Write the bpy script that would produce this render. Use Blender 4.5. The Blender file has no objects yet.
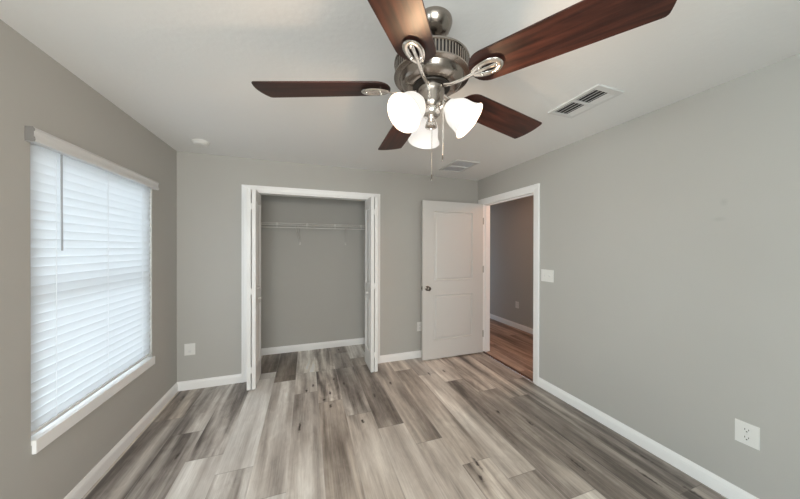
import bpy, bmesh, math, random
from mathutils import Vector, Matrix

# ------------------------------------------------------------------ camera, world, lights, exposure
scn = bpy.context.scene
COL = scn.collection
W, H, YR = 3.588, 2.44, -4.54          # right wall, ceiling, rear wall (back wall is y = 0, left wall x = 0)
HX0, HX1 = 3.71, 4.90                  # hallway beyond the right wall

cam_d = bpy.data.cameras.new('camera')
cam_d.sensor_width = 36.0
cam_d.lens = 271.38 / 800 * 36.0
cam_d.clip_start = 0.02
cam = bpy.data.objects.new('camera', cam_d)
COL.objects.link(cam)
_yaw, _pit, _rol = 0.331206, -0.003058, 0.001955
_fw = Vector((math.sin(_yaw) * math.cos(_pit), math.cos(_yaw) * math.cos(_pit), math.sin(_pit)))
_r = Vector((math.cos(_yaw), -math.sin(_yaw), 0)); _u = _r.cross(_fw)
_r2 = _r * math.cos(_rol) + _u * math.sin(_rol); _u2 = -_r * math.sin(_rol) + _u * math.cos(_rol)
cam.matrix_world = Matrix(((_r2.x, _u2.x, -_fw.x, 1.24905), (_r2.y, _u2.y, -_fw.y, -3.34676),
                           (_r2.z, _u2.z, -_fw.z, 1.45471), (0, 0, 0, 1)))
scn.camera = cam

scn.view_settings.view_transform = 'Standard'
scn.view_settings.look = 'None'
scn.view_settings.gamma = 1.0
scn.view_settings.use_curve_mapping = False
scn.view_settings.exposure = 0.08

world = bpy.data.worlds.new('sky')
scn.world = world
world.use_nodes = True
_bg = world.node_tree.nodes['Background']
_bg.inputs['Color'].default_value = (0.62, 0.78, 1.0, 1)
_bg.inputs['Strength'].default_value = 1.6

def area(name, loc, rot, sx, sy, power, color):
    d = bpy.data.lights.new(name, 'AREA')
    d.shape = 'RECTANGLE'; d.size = sx; d.size_y = sy; d.energy = power; d.color = color
    o = bpy.data.objects.new(name, d); COL.objects.link(o)
    o.location = loc; o.rotation_euler = rot
    return o

def point(name, loc, power, color, rad=0.03):
    d = bpy.data.lights.new(name, 'POINT')
    d.energy = power; d.color = color; d.shadow_soft_size = rad
    o = bpy.data.objects.new(name, d); COL.objects.link(o); o.location = loc
    return o

PI = math.pi
# daylight outside the blinded window, and fill light through two added windows out of view
area('daylight_left', (-0.75, -1.0, 1.1), (0, -PI / 2, 0), 2.4, 2.4, 175, (0.86, 0.935, 1.0))
area('fill_rear', (0.92, -4.75, 1.45), (PI / 2, 0, 0), 1.5, 1.35, 106, (1.0, 0.97, 0.93))
area('fill_left_rear', (-0.25, -3.90, 1.30), (0, -PI / 2, 0), 1.5, 0.9, 104, (0.86, 0.97, 1.0))
area('daylight_side_room', (2.55, 2.15, 1.35), (0, -PI / 2, 0), 1.1, 0.9, 5, (0.72, 0.84, 1.0))
point('hall_light', (4.60, -0.85, 2.25), 19, (1.0, 0.52, 0.33), 0.08)
FAN = Vector((1.764, -2.270, 0))
SHADE_DIRS = [math.radians(a) for a in (77, 203, -37)]
for k, a in enumerate(SHADE_DIRS):
    point('bulb_light', (FAN.x + 0.172 * math.cos(a), FAN.y + 0.172 * math.sin(a), 1.976), 6.0, (1.0, 0.66, 0.40), 0.018)

# ------------------------------------------------------------------ helpers
def lin(c):
    return tuple(((v / 255) / 12.92 if v / 255 <= 0.04045 else ((v / 255 + 0.055) / 1.055) ** 2.4) for v in c) + (1,)

def mat(name, color, rough=0.5, metal=0.0, bump=None, spec=0.5, coat=0.0):
    m = bpy.data.materials.new(name); m.use_nodes = True
    nt = m.node_tree; b = nt.nodes['Principled BSDF']
    b.inputs['Base Color'].default_value = color if len(color) == 4 else tuple(color) + (1,)
    b.inputs['Roughness'].default_value = rough
    b.inputs['Metallic'].default_value = metal
    b.inputs['Specular IOR Level'].default_value = spec
    b.inputs['Coat Weight'].default_value = coat
    if bump:
        sc, st, dist = bump
        g = nt.nodes.new('ShaderNodeNewGeometry')
        n = nt.nodes.new('ShaderNodeTexNoise'); n.inputs['Scale'].default_value = sc; n.inputs['Detail'].default_value = 3
        bp = nt.nodes.new('ShaderNodeBump'); bp.inputs['Strength'].default_value = st; bp.inputs['Distance'].default_value = dist
        nt.links.new(g.outputs['Position'], n.inputs['Vector'])
        nt.links.new(n.outputs['Fac'], bp.inputs['Height']); nt.links.new(bp.outputs['Normal'], b.inputs['Normal'])
    return m

def nd(nt, typ, **kw):
    n = nt.nodes.new(typ)
    for k, v in kw.items(): setattr(n, k, v)
    return n

def mth(nt, op, a, b=None, c=None, clamp=False):
    n = nt.nodes.new('ShaderNodeMath'); n.operation = op; n.use_clamp = clamp
    for i, v in enumerate((a, b, c)):
        if v is None: continue
        if isinstance(v, (int, float)): n.inputs[i].default_value = v
        else: nt.links.new(v, n.inputs[i])
    return n.outputs[0]

def tag(o, label=None, cat=None, group=None, kind=None):
    if label: o['label'] = label
    if cat: o['category'] = cat
    if group: o['group'] = group
    if kind: o['kind'] = kind
    return o

def obj(name, bm, m, parent=None, smooth=None, loc=None, rot=None, flip=False):
    bmesh.ops.remove_doubles(bm, verts=bm.verts, dist=1e-6)
    bmesh.ops.recalc_face_normals(bm, faces=bm.faces)
    me = bpy.data.meshes.new(name)
    bm.to_mesh(me); bm.free()
    for mm in (m if isinstance(m, (list, tuple)) else [m]): me.materials.append(mm)
    if smooth:
        for p in me.polygons: p.use_smooth = True
        me.set_sharp_from_angle(angle=math.radians(smooth))
    o = bpy.data.objects.new(name, me); COL.objects.link(o)
    if parent: o.parent = parent
    if loc: o.location = loc
    if rot: o.rotation_euler = rot
    return o

def empty(name, loc, label, cat, group=None, kind=None, rot=None):
    o = bpy.data.objects.new(name, None); COL.objects.link(o)
    o.location = loc; o.empty_display_size = 0.1
    if rot: o.rotation_euler = rot
    return tag(o, label, cat, group, kind)

def box(bm, x0, x1, y0, y1, z0, z1, bev=0.0, M=None):
    t = bmesh.new()
    v = [t.verts.new((x, y, z)) for x in (x0, x1) for y in (y0, y1) for z in (z0, z1)]
    for f in ((0, 1, 3, 2), (4, 6, 7, 5), (0, 4, 5, 1), (2, 3, 7, 6), (0, 2, 6, 4), (1, 5, 7, 3)):
        t.faces.new([v[i] for i in f])
    if bev > 0:
        bmesh.ops.bevel(t, geom=t.edges[:], offset=bev, segments=2, affect='EDGES', profile=0.7)
    if M is not None: bmesh.ops.transform(t, matrix=M, verts=t.verts[:])
    me = bpy.data.meshes.new('tmp'); t.to_mesh(me); t.free(); bm.from_mesh(me); bpy.data.meshes.remove(me)
    return bm

def nb(*a, **k): return box(bmesh.new(), *a, **k)

def prism(bm, pts, z0, z1, M=None, bev=0.0):
    """extrude a 2D outline (x, y) between z0 and z1"""
    t = bmesh.new()
    a = [t.verts.new((p[0], p[1], z0)) for p in pts]; b = [t.verts.new((p[0], p[1], z1)) for p in pts]
    t.faces.new(a[::-1]); t.faces.new(b)
    n = len(pts)
    for i in range(n): t.faces.new((a[i], a[(i + 1) % n], b[(i + 1) % n], b[i]))
    if bev > 0:
        es = [e for e in t.edges if abs(e.verts[0].co.z - e.verts[1].co.z) < 1e-7]
        bmesh.ops.bevel(t, geom=es, offset=bev, segments=2, affect='EDGES')
    if M is not None: bmesh.ops.transform(t, matrix=M, verts=t.verts[:])
    me = bpy.data.meshes.new('tmp'); t.to_mesh(me); t.free(); bm.from_mesh(me); bpy.data.meshes.remove(me)
    return bm

def lathe(bm, prof, n=48, M=None, closed=False):
    """prof: list of (r, z); revolved about z"""
    t = bmesh.new(); rings = []
    for r, z in prof:
        if r < 1e-6: rings.append([t.verts.new((0, 0, z))])
        else: rings.append([t.verts.new((r * math.cos(2 * PI * i / n), r * math.sin(2 * PI * i / n), z)) for i in range(n)])
    m = len(rings)
    for j in range(m if closed else m - 1):
        A, B = rings[j], rings[(j + 1) % m]
        for i in range(n):
            k = (i + 1) % n
            if len(A) == 1 and len(B) == 1: continue
            if len(A) == 1: t.faces.new((A[0], B[k], B[i]))
            elif len(B) == 1: t.faces.new((A[i], A[k], B[0]))
            else: t.faces.new((A[i], A[k], B[k], B[i]))
    if M is not None: bmesh.ops.transform(t, matrix=M, verts=t.verts[:])
    me = bpy.data.meshes.new('tmp'); t.to_mesh(me); t.free(); bm.from_mesh(me); bpy.data.meshes.remove(me)
    return bm

def tube(bm, pts, r, n=8, closed=False, flat=1.0, up=Vector((0, 0, 1))):
    """tube along points; flat < 1 squashes the section along 'up'"""
    P = [Vector(p) for p in pts]; rings = []
    m = len(P)
    for i, p in enumerate(P):
        if closed: d = P[(i + 1) % m] - P[i - 1]
        else: d = P[min(i + 1, m - 1)] - P[max(i - 1, 0)]
        d.normalize()
        u = up if abs(d.dot(up)) < 0.95 else Vector((1, 0, 0))
        s = d.cross(u).normalized(); w = s.cross(d).normalized()
        rr = r[i] if isinstance(r, (list, tuple)) else r
        rings.append([bm.verts.new(p + s * rr * math.cos(2 * PI * k / n) + w * rr * flat * math.sin(2 * PI * k / n)) for k in range(n)])
    for i in range(m if closed else m - 1):
        A, B = rings[i], rings[(i + 1) % m]
        for k in range(n): bm.faces.new((A[k], A[(k + 1) % n], B[(k + 1) % n], B[k]))
    if not closed:
        bm.faces.new(rings[0][::-1]); bm.faces.new(rings[-1])
    return bm

def ext_profile(bm, prof, p0, p1, nrm, up=Vector((0, 0, 1)), m0=0.0, m1=0.0):
    """extrude a profile of (out, height) points from p0 to p1; m0 / m1 mitre the ends"""
    p0, p1, nrm = Vector(p0), Vector(p1), Vector(nrm)
    d = (p1 - p0).normalized()
    a = [bm.verts.new(p0 + nrm * o + up * h + d * (m0 * o)) for o, h in prof]
    b = [bm.verts.new(p1 + nrm * o + up * h - d * (m1 * o)) for o, h in prof]
    n = len(prof)
    for i in range(n): bm.faces.new((a[i], a[(i + 1) % n], b[(i + 1) % n], b[i]))
    bm.faces.new(a[::-1]); bm.faces.new(b)
    return bm

# ------------------------------------------------------------------ materials
def wall_mat(name, color, marks=()):
    m = mat(name, color, 0.85, spec=0.25)
    nt = m.node_tree; b = nt.nodes['Principled BSDF']
    g = nd(nt, 'ShaderNodeNewGeometry')
    n = nd(nt, 'ShaderNodeTexNoise'); n.inputs['Scale'].default_value = 95; n.inputs['Detail'].default_value = 3
    n2 = nd(nt, 'ShaderNodeTexNoise'); n2.inputs['Scale'].default_value = 2.2; n2.inputs['Detail'].default_value = 2
    for q in (n, n2): nt.links.new(g.outputs['Position'], q.inputs['Vector'])
    bp = nd(nt, 'ShaderNodeBump'); bp.inputs['Strength'].default_value = 0.10; bp.inputs['Distance'].default_value = 0.002
    nt.links.new(n.outputs['Fac'], bp.inputs['Height']); nt.links.new(bp.outputs['Normal'], b.inputs['Normal'])
    val = mth(nt, 'MULTIPLY_ADD', n2.outputs['Fac'], 0.05, 0.975)
    for c, rx, rz, amt in marks:                      # faint scuffs, elliptical
        sub = nd(nt, 'ShaderNodeVectorMath', operation='SUBTRACT'); sub.inputs[1].default_value = c
        nt.links.new(g.outputs['Position'], sub.inputs[0])
        mul = nd(nt, 'ShaderNodeVectorMath', operation='MULTIPLY'); mul.inputs[1].default_value = (1, 1 / rx, 1 / rz)
        nt.links.new(sub.outputs[0], mul.inputs[0])
        ln = nd(nt, 'ShaderNodeVectorMath', operation='LENGTH'); nt.links.new(mul.outputs[0], ln.inputs[0])
        k = mth(nt, 'SUBTRACT', 1.0, ln.outputs['Value'], clamp=True)
        val = mth(nt, 'MULTIPLY', val, mth(nt, 'MULTIPLY_ADD', k, -amt, 1.0))
    mx = nd(nt, 'ShaderNodeVectorMath', operation='SCALE'); mx.inputs[0].default_value = color[:3]
    nt.links.new(val, mx.inputs['Scale']); nt.links.new(mx.outputs[0], b.inputs['Base Color'])
    return m

WALL = (0.474, 0.465, 0.438)
M_wall = wall_mat('wall_paint', WALL)
M_wall_r = wall_mat('wall_paint_marked', WALL, [((W, -2.449, 1.735), 0.022, 0.028, 0.10), ((W, -2.429, 1.636), 0.038, 0.018, 0.10)])
M_ceil = mat('ceiling_paint', (0.83, 0.83, 0.82), 0.9, bump=(38, 0.28, 0.004), spec=0.2)
M_trim = mat('white_trim', (0.90, 0.90, 0.895), 0.38, spec=0.4)
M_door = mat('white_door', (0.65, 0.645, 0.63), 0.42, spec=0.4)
M_bifold = mat('bifold_paint', (0.82, 0.82, 0.81), 0.4, spec=0.4)
M_plastic = mat('white_plastic', (0.78, 0.775, 0.75), 0.35)
M_dark = mat('dark_gap', (0.02, 0.02, 0.02), 0.6)
M_nickel = mat('brushed_nickel', (0.36, 0.32, 0.285), 0.24, 1.0)
M_nickel_b = mat('bright_nickel', (0.78, 0.73, 0.68), 0.22, 1.0)
M_bronze = mat('dark_metal', (0.05, 0.045, 0.04), 0.4, 0.8)
M_knob = mat('satin_knob', (0.24, 0.21, 0.185), 0.2, 1.0)
M_hinge = mat('satin_hinge', (0.33, 0.31, 0.28), 0.35, 1.0)
M_wire = mat('white_wire_coating', (0.70, 0.69, 0.66), 0.4)
M_grille = mat('vent_enamel', (0.70, 0.70, 0.69), 0.45)
M_grille2 = mat('return_vent_enamel', (0.78, 0.79, 0.81), 0.5)
M_vinyl = mat('window_vinyl', (0.70, 0.70, 0.70), 0.4)
M_thresh = mat('threshold_wood', (0.10, 0.045, 0.025), 0.45)
M_out = mat('outside_ground', (0.20, 0.24, 0.15), 0.9)

# blinds: faux wood that lets some daylight through
M_slat = bpy.data.materials.new('blind_slat'); M_slat.use_nodes = True
_nt = M_slat.node_tree; _p = _nt.nodes['Principled BSDF']; _p.inputs['Base Color'].default_value = (0.72, 0.73, 0.73, 1); _p.inputs['Roughness'].default_value = 0.45
_tr = nd(_nt, 'ShaderNodeBsdfTranslucent'); _tr.inputs['Color'].default_value = (0.86, 0.88, 0.90, 1)
_mx = nd(_nt, 'ShaderNodeMixShader'); _mx.inputs[0].default_value = 0.36
_nt.links.new(_p.outputs[0], _mx.inputs[1]); _nt.links.new(_tr.outputs[0], _mx.inputs[2])
_nt.links.new(_mx.outputs[0], _nt.nodes['Material Output'].inputs['Surface'])

# frosted lamp glass, lit from inside
M_shade = bpy.data.materials.new('frosted_glass_shade'); M_shade.use_nodes = True
_nt = M_shade.node_tree; _p = _nt.nodes['Principled BSDF']
_p.inputs['Base Color'].default_value = (0.36, 0.355, 0.35, 1); _p.inputs['Roughness'].default_value = 0.35
_p.inputs['Emission Color'].default_value = (1.0, 0.95, 0.89, 1); _p.inputs['Emission Strength'].default_value = 0.56
_tr = nd(_nt, 'ShaderNodeBsdfTranslucent'); _tr.inputs['Color'].default_value = (1.0, 0.97, 0.92, 1)
_mx = nd(_nt, 'ShaderNodeMixShader'); _mx.inputs[0].default_value = 0.04
_nt.links.new(_p.outputs[0], _mx.inputs[1]); _nt.links.new(_tr.outputs[0], _mx.inputs[2])
_nt.links.new(_mx.outputs[0], _nt.nodes['Material Output'].inputs['Surface'])

M_glass = bpy.data.materials.new('clear_glass'); M_glass.use_nodes = True
_nt = M_glass.node_tree; _nt.nodes.remove(_nt.nodes['Principled BSDF'])
_t = nd(_nt, 'ShaderNodeBsdfTransparent'); _t.inputs['Color'].default_value = (0.94, 0.96, 0.96, 1)
_g = nd(_nt, 'ShaderNodeBsdfGlossy'); _g.inputs['Roughness'].default_value = 0.02
_f = nd(_nt, 'ShaderNodeFresnel'); _f.inputs['IOR'].default_value = 1.45
_mx = nd(_nt, 'ShaderNodeMixShader')
_nt.links.new(_f.outputs[0], _mx.inputs[0]); _nt.links.new(_t.outputs[0], _mx.inputs[1]); _nt.links.new(_g.outputs[0], _mx.inputs[2])
_nt.links.new(_mx.outputs[0], _nt.nodes['Material Output'].inputs['Surface'])

# reddish walnut blade with grain along the blade (object x)
M_blade = mat('walnut_blade', (0.06, 0.02, 0.012), 0.44, spec=0.4, coat=0.0)
_nt = M_blade.node_tree; _b = _nt.nodes['Principled BSDF']; _b.inputs['Coat Roughness'].default_value = 0.25
_tc = nd(_nt, 'ShaderNodeTexCoord'); _mp = nd(_nt, 'ShaderNodeMapping'); _mp.inputs['Scale'].default_value = (3.2, 38, 38)
_n = nd(_nt, 'ShaderNodeTexNoise'); _n.inputs['Scale'].default_value = 1.0; _n.inputs['Detail'].default_value = 6; _n.inputs['Distortion'].default_value = 0.8
_cr = nd(_nt, 'ShaderNodeValToRGB')
_cr.color_ramp.elements[0].position = 0.32; _cr.color_ramp.elements[0].color = (0.010, 0.003, 0.0022, 1)
_cr.color_ramp.elements[1].position = 0.72; _cr.color_ramp.elements[1].color = (0.078, 0.023, 0.014, 1)
_nt.links.new(_tc.outputs['Object'], _mp.inputs['Vector']); _nt.links.new(_mp.outputs[0], _n.inputs['Vector'])
_nt.links.new(_n.outputs['Fac'], _cr.inputs[0]); _nt.links.new(_cr.outputs[0], _b.inputs['Base Color'])

KNOTS = [(1.196, -0.988, 2.6), (1.251, -0.417, 1.5), (1.314, -0.327, 1.3), (1.472, -0.539, 1.4), (1.460, -0.770, 1.2), (1.630, -0.391, 1.2),
         (1.408, -0.650, 0.9), (1.886, -0.728, 1.6), (2.109, -0.540, 1.4), (1.696, -1.084, 1.2), (2.342, -1.783, 2.6), (2.295, -1.889, 1.2),
         (2.867, -1.344, 1.2), (3.015, -1.561, 1.8), (2.977, -2.004, 3.2), (3.480, -2.116, 3.4), (3.304, -2.232, 3.0),
         (3.435, -2.394, 2.2), (2.598, -0.472, 1.8), (2.796, -0.468, 1.3), (1.535, -0.250, 1.3), (1.685, 0.630, 1.2), (0.112, -0.173, 2.2),
         (0.394, -1.038, 1.8)]

def plank_mat(name, knots, tint=(1, 1, 1)):
    m = bpy.data.materials.new(name); m.use_nodes = True
    nt = m.node_tree; b = nt.nodes['Principled BSDF']; L = nt.links
    g = nd(nt, 'ShaderNodeNewGeometry')
    at = nd(nt, 'ShaderNodeAttribute', attribute_name='tone'); aw = nd(nt, 'ShaderNodeAttribute', attribute_name='warm')
    asd = nd(nt, 'ShaderNodeAttribute', attribute_name='seed'); ac = nd(nt, 'ShaderNodeAttribute', attribute_name='contrast')
    uv = nd(nt, 'ShaderNodeAttribute', attribute_name='plank_uv')
    off = nd(nt, 'ShaderNodeCombineXYZ'); L.new(mth(nt, 'MULTIPLY', asd.outputs['Fac'], 13.7), off.inputs[0]); L.new(mth(nt, 'MULTIPLY', asd.outputs['Fac'], 7.3), off.inputs[1])
    L.new(mth(nt, 'MULTIPLY', asd.outputs['Fac'], 3.1), off.inputs[2])
    base = nd(nt, 'ShaderNodeVectorMath', operation='ADD'); L.new(g.outputs['Position'], base.inputs[0]); L.new(off.outputs[0], base.inputs[1])
    def noise(sx, sy, detail, dist, rough=0.5):
        mp = nd(nt, 'ShaderNodeMapping'); mp.inputs['Scale'].default_value = (sx, sy, 1)
        n = nd(nt, 'ShaderNodeTexNoise'); n.inputs['Scale'].default_value = 1; n.inputs['Detail'].default_value = detail
        n.inputs['Distortion'].default_value = dist; n.inputs['Roughness'].default_value = rough
        L.new(base.outputs[0], mp.inputs['Vector']); L.new(mp.outputs[0], n.inputs['Vector']); return n.outputs['Fac']
    broad = noise(9.0, 0.9, 2, 0.35)
    streak = noise(34, 1.6, 4, 0.4, 0.6)
    fine = noise(150, 5.0, 4, 0.2, 0.65)
    mott = noise(14, 6.0, 4, 1.2, 0.6)
    def cen(x, k): return mth(nt, 'MULTIPLY', mth(nt, 'SUBTRACT', x, 0.5), k)
    s = mth(nt, 'ADD', cen(broad, 1.75), cen(streak, 0.52))
    s = mth(nt, 'ADD', s, cen(mott, 0.38))
    s = mth(nt, 'MULTIPLY', s, ac.outputs['Fac'])
    s = mth(nt, 'ADD', s, cen(fine, 0.34))
    v = mth(nt, 'ADD', at.outputs['Fac'], s, clamp=True)
    cr = nd(nt, 'ShaderNodeValToRGB'); e = cr.color_ramp.elements
    e[0].position = 0.0; e[0].color = (0.060, 0.052, 0.047, 1)
    e[1].position = 1.0; e[1].color = (0.62, 0.605, 0.58, 1)
    for p, c in ((0.25, (0.165, 0.147, 0.134, 1)), (0.5, (0.295, 0.272, 0.250, 1)), (0.75, (0.43, 0.412, 0.388, 1))):
        q = e.new(p); q.color = c
    L.new(v, cr.inputs[0])
    # warmth: brownish planks against greyish ones
    mw = nd(nt, 'ShaderNodeMix', data_type='RGBA', blend_type='MULTIPLY'); L.new(aw.outputs['Fac'], mw.inputs['Factor'])
    L.new(cr.outputs[0], mw.inputs['A']); mw.inputs['B'].default_value = (1.03, 0.945, 0.85, 1)
    col = mw.outputs['Result']
    # knots
    kn = None
    ad = nd(nt, 'ShaderNodeTexNoise'); ad.inputs['Scale'].default_value = 45; L.new(g.outputs['Position'], ad.inputs['Vector'])
    wob = mth(nt, 'MULTIPLY', mth(nt, 'SUBTRACT', ad.outputs['Fac'], 0.5), 1.6)
    for (kx, ky, el) in knots:
        sub = nd(nt, 'ShaderNodeVectorMath', operation='SUBTRACT'); sub.inputs[1].default_value = (kx, ky, 0); L.new(g.outputs['Position'], sub.inputs[0])
        mul = nd(nt, 'ShaderNodeVectorMath', operation='MULTIPLY'); mul.inputs[1].default_value = (1 / (0.012 + 0.004 / el), 1 / (0.030 * el), 1); L.new(sub.outputs[0], mul.inputs[0])
        ln = nd(nt, 'ShaderNodeVectorMath', operation='LENGTH'); L.new(mul.outputs[0], ln.inputs[0])
        q = mth(nt, 'SUBTRACT', 1.0, mth(nt, 'ADD', ln.outputs['Value'], wob), clamp=True)
        kn = q if kn is None else mth(nt, 'MAXIMUM', kn, q)
    if kn is not None:
        mk = nd(nt, 'ShaderNodeMix', data_type='RGBA'); L.new(mth(nt, 'MULTIPLY', kn, 1.35, clamp=True), mk.inputs['Factor'])
        L.new(col, mk.inputs['A']); mk.inputs['B'].default_value = (0.030, 0.022, 0.018, 1); col = mk.outputs['Result']
    # plank edges: uv carries the distance to the long and short edges in metres
    sx = nd(nt, 'ShaderNodeSeparateXYZ'); L.new(uv.outputs['Vector'], sx.inputs[0])
    du = mth(nt, 'MINIMUM', sx.outputs[0], mth(nt, 'SUBTRACT', sx.outputs[2], sx.outputs[0]))
    seam = mth(nt, 'SUBTRACT', 1.0, mth(nt, 'DIVIDE', du, 0.0022), clamp=True)
    light_seam = mth(nt, 'MULTIPLY', seam, 0.50)
    ms = nd(nt, 'ShaderNodeMix', data_type='RGBA'); L.new(light_seam, ms.inputs['Factor']); L.new(col, ms.inputs['A']); ms.inputs['B'].default_value = (0.36, 0.34, 0.31, 1)
    col = ms.outputs['Result']
    end = mth(nt, 'SUBTRACT', 1.0, mth(nt, 'DIVIDE', sx.outputs[1], 0.0035), clamp=True)
    me_ = nd(nt, 'ShaderNodeMix', data_type='RGBA'); L.new(mth(nt, 'MULTIPLY', end, 0.6), me_.inputs['Factor']); L.new(col, me_.inputs['A']); me_.inputs['B'].default_value = (0.07, 0.06, 0.05, 1)
    col = me_.outputs['Result']
    mt = nd(nt, 'ShaderNodeMix', data_type='RGBA', blend_type='MULTIPLY'); mt.inputs['Factor'].default_value = 1; mt.clamp_result = False
    L.new(col, mt.inputs['A']); mt.inputs['B'].default_value = tuple(tint) + (1,)
    L.new(mt.outputs['Result'], b.inputs['Base Color'])
    b.inputs['Roughness'].default_value = 0.40; b.inputs['Specular IOR Level'].default_value = 0.5
    bp = nd(nt, 'ShaderNodeBump'); bp.inputs['Strength'].default_value = 0.12; bp.inputs['Distance'].default_value = 0.001
    L.new(fine, bp.inputs['Height']); L.new(bp.outputs['Normal'], b.inputs['Normal'])
    return m

M_floor = plank_mat('vinyl_plank', KNOTS, (1.78, 1.83, 1.88))
M_floor_h = plank_mat('hall_plank', [], (1.5, 1.22, 1.08))

# ------------------------------------------------------------------ floors
# plank edges x_k = 0.25 + 0.221 k; per row: (a joint's y, {segment: (tone, warmth, contrast)}), segment 0 just nearer than that joint
PW, PL, X0 = 0.221, 1.47, 0.25
ROWS = {-2: (-0.9, {}), -1: (-0.54, {0: (.22, .2, .8), -1: (.30, .7, 1.1)}), 0: (-0.79, {0: (.24, .15, 1.0), -1: (.44, .2, 1.1)}),
        1: (-1.13, {0: (.60, .1, .6), -1: (.33, .15, 1.1)}), 2: (-1.32, {0: (.36, .1, 1.2), -1: (.66, .05, .5), -2: (.18, .9, .7)}),
        3: (-1.60, {0: (.64, .1, .5), -1: (.60, .25, .75), -2: (.16, .9, .6)}), 4: (-0.46, {0: (.54, .35, .75), -1: (.62, .4, 1.1)}),
        5: (-0.69, {0: (.40, .75, .7), -1: (.48, .5, 1.6)}), 6: (-0.975, {0: (.44, .6, .7), -1: (.34, .3, .9)}),
        7: (-1.22, {0: (.60, .5, .55), -1: (.36, .55, .8)}), 8: (-1.48, {0: (.50, .55, .8), -1: (.40, .65, .7)}),
        9: (-1.763, {0: (.50, .7, 1.2), -1: (.46, .7, .8)}), 10: (-1.95, {0: (.40, .6, .8), -1: (.58, .55, .8)}),
        11: (-2.18, {0: (.56, .5, .7), -1: (.30, .6, .9), -2: (.56, .6, .9)}), 12: (-1.0, {0: (.20, .6, .7), -1: (.55, .7, 1.1)}),
        13: (-1.20, {0: (.18, .5, .6), -1: (.42, .7, 1.0)}), 14: (-0.9, {0: (.20, .5, .8), -1: (.44, .6, .8), 1: (.20, .5, .8)})}

def planks(bm, x0, x1, y0, y1, rows, seed, rnd_tone=(0.3, 0.6), z=0.0):
    rnd = random.Random(seed)
    tone = bm.faces.layers.float.get('tone') or bm.faces.layers.float.new('tone')
    warm = bm.faces.layers.float.get('warm') or bm.faces.layers.float.new('warm')
    sd = bm.faces.layers.float.get('seed') or bm.faces.layers.float.new('seed')
    con = bm.faces.layers.float.get('contrast') or bm.faces.layers.float.new('contrast')
    uvl = bm.loops.layers.float_vector.get('plank_uv') or bm.loops.layers.float_vector.new('plank_uv')
    k = math.floor((x0 - X0) / PW)
    while X0 + k * PW < x1:
        a, b = max(x0, X0 + k * PW), min(x1, X0 + (k + 1) * PW)
        jy, segs = rows.get(k, (rnd.uniform(-1.4, 0), {}))
        for j in range(-6, 7):
            # segment j spans from joint - (j+1)*PL .. joint - j*PL  (j = 0 nearer side)
            s0, s1 = jy - (j + 1) * PL, jy - j * PL
            c, d = max(y0, s0), min(y1, s1)
            if d - c < 1e-4: continue
            t, w_, cc = segs.get(j, (rnd.uniform(*rnd_tone), rnd.uniform(0.2, 0.8), rnd.uniform(0.7, 1.1)))
            sv = rnd.uniform(0, 10)
            ym = (c + d) / 2
            for (ya, yb, ea, eb) in ((c, ym, 0.0, ym - c), (ym, d, d - ym, 0.0)):
                vs = [bm.verts.new(p) for p in ((a, ya, z), (b, ya, z), (b, yb, z), (a, yb, z))]
                f = bm.faces.new(vs)
                f[tone] = t; f[warm] = w_; f[sd] = sv; f[con] = cc
                for lp, (uu, ee) in zip(f.loops, ((a, ea), (b, ea), (b, eb), (a, eb))):
                    lp[uvl] = (uu - (X0 + k * PW), ee, PW)
        k += 1
    return bm

def floor_obj(name, bm, m, label, cat='floor'):
    me = bpy.data.meshes.new(name); bm.to_mesh(me); bm.free(); me.materials.append(m)
    o = bpy.data.objects.new(name, me); COL.objects.link(o)
    return tag(o, label, cat, kind='structure')

bm = planks(bmesh.new(), 0.0, W, YR, 0.0, ROWS, 5)
bm = planks(bm, 0.60, 2.14, 0.0, 0.76, ROWS, 6)
floor_obj('floor', bm, M_floor, 'grey and taupe wood look plank floor of the bedroom and closet')
bm = planks(bmesh.new(), 0.0, 1.0, 0.0, 0.001, {}, 1) if False else planks(bmesh.new(), W + 0.02, HX1, -2.6, 3.2, {}, 11, (0.34, 0.52))
bm = planks(bm, 2.66, W + 0.02, 1.2, 2.9, {}, 12, (0.34, 0.52))
floor_obj('floor_hall', bm, M_floor_h, 'reddish brown plank floor in the hallway seen through the doorway')
o = obj('trim_threshold', ext_profile(bmesh.new(), [(-0.022, 0), (-0.016, 0.006), (0.0, 0.009), (0.016, 0.006), (0.022, 0)],
        (W + 0.022, -1.039, 0.001), (W + 0.022, -0.1, 0.001), (1, 0, 0)), M_thresh, smooth=50)
tag(o, 'dark reddish brown threshold strip across the open doorway', 'threshold', kind='structure')

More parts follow.
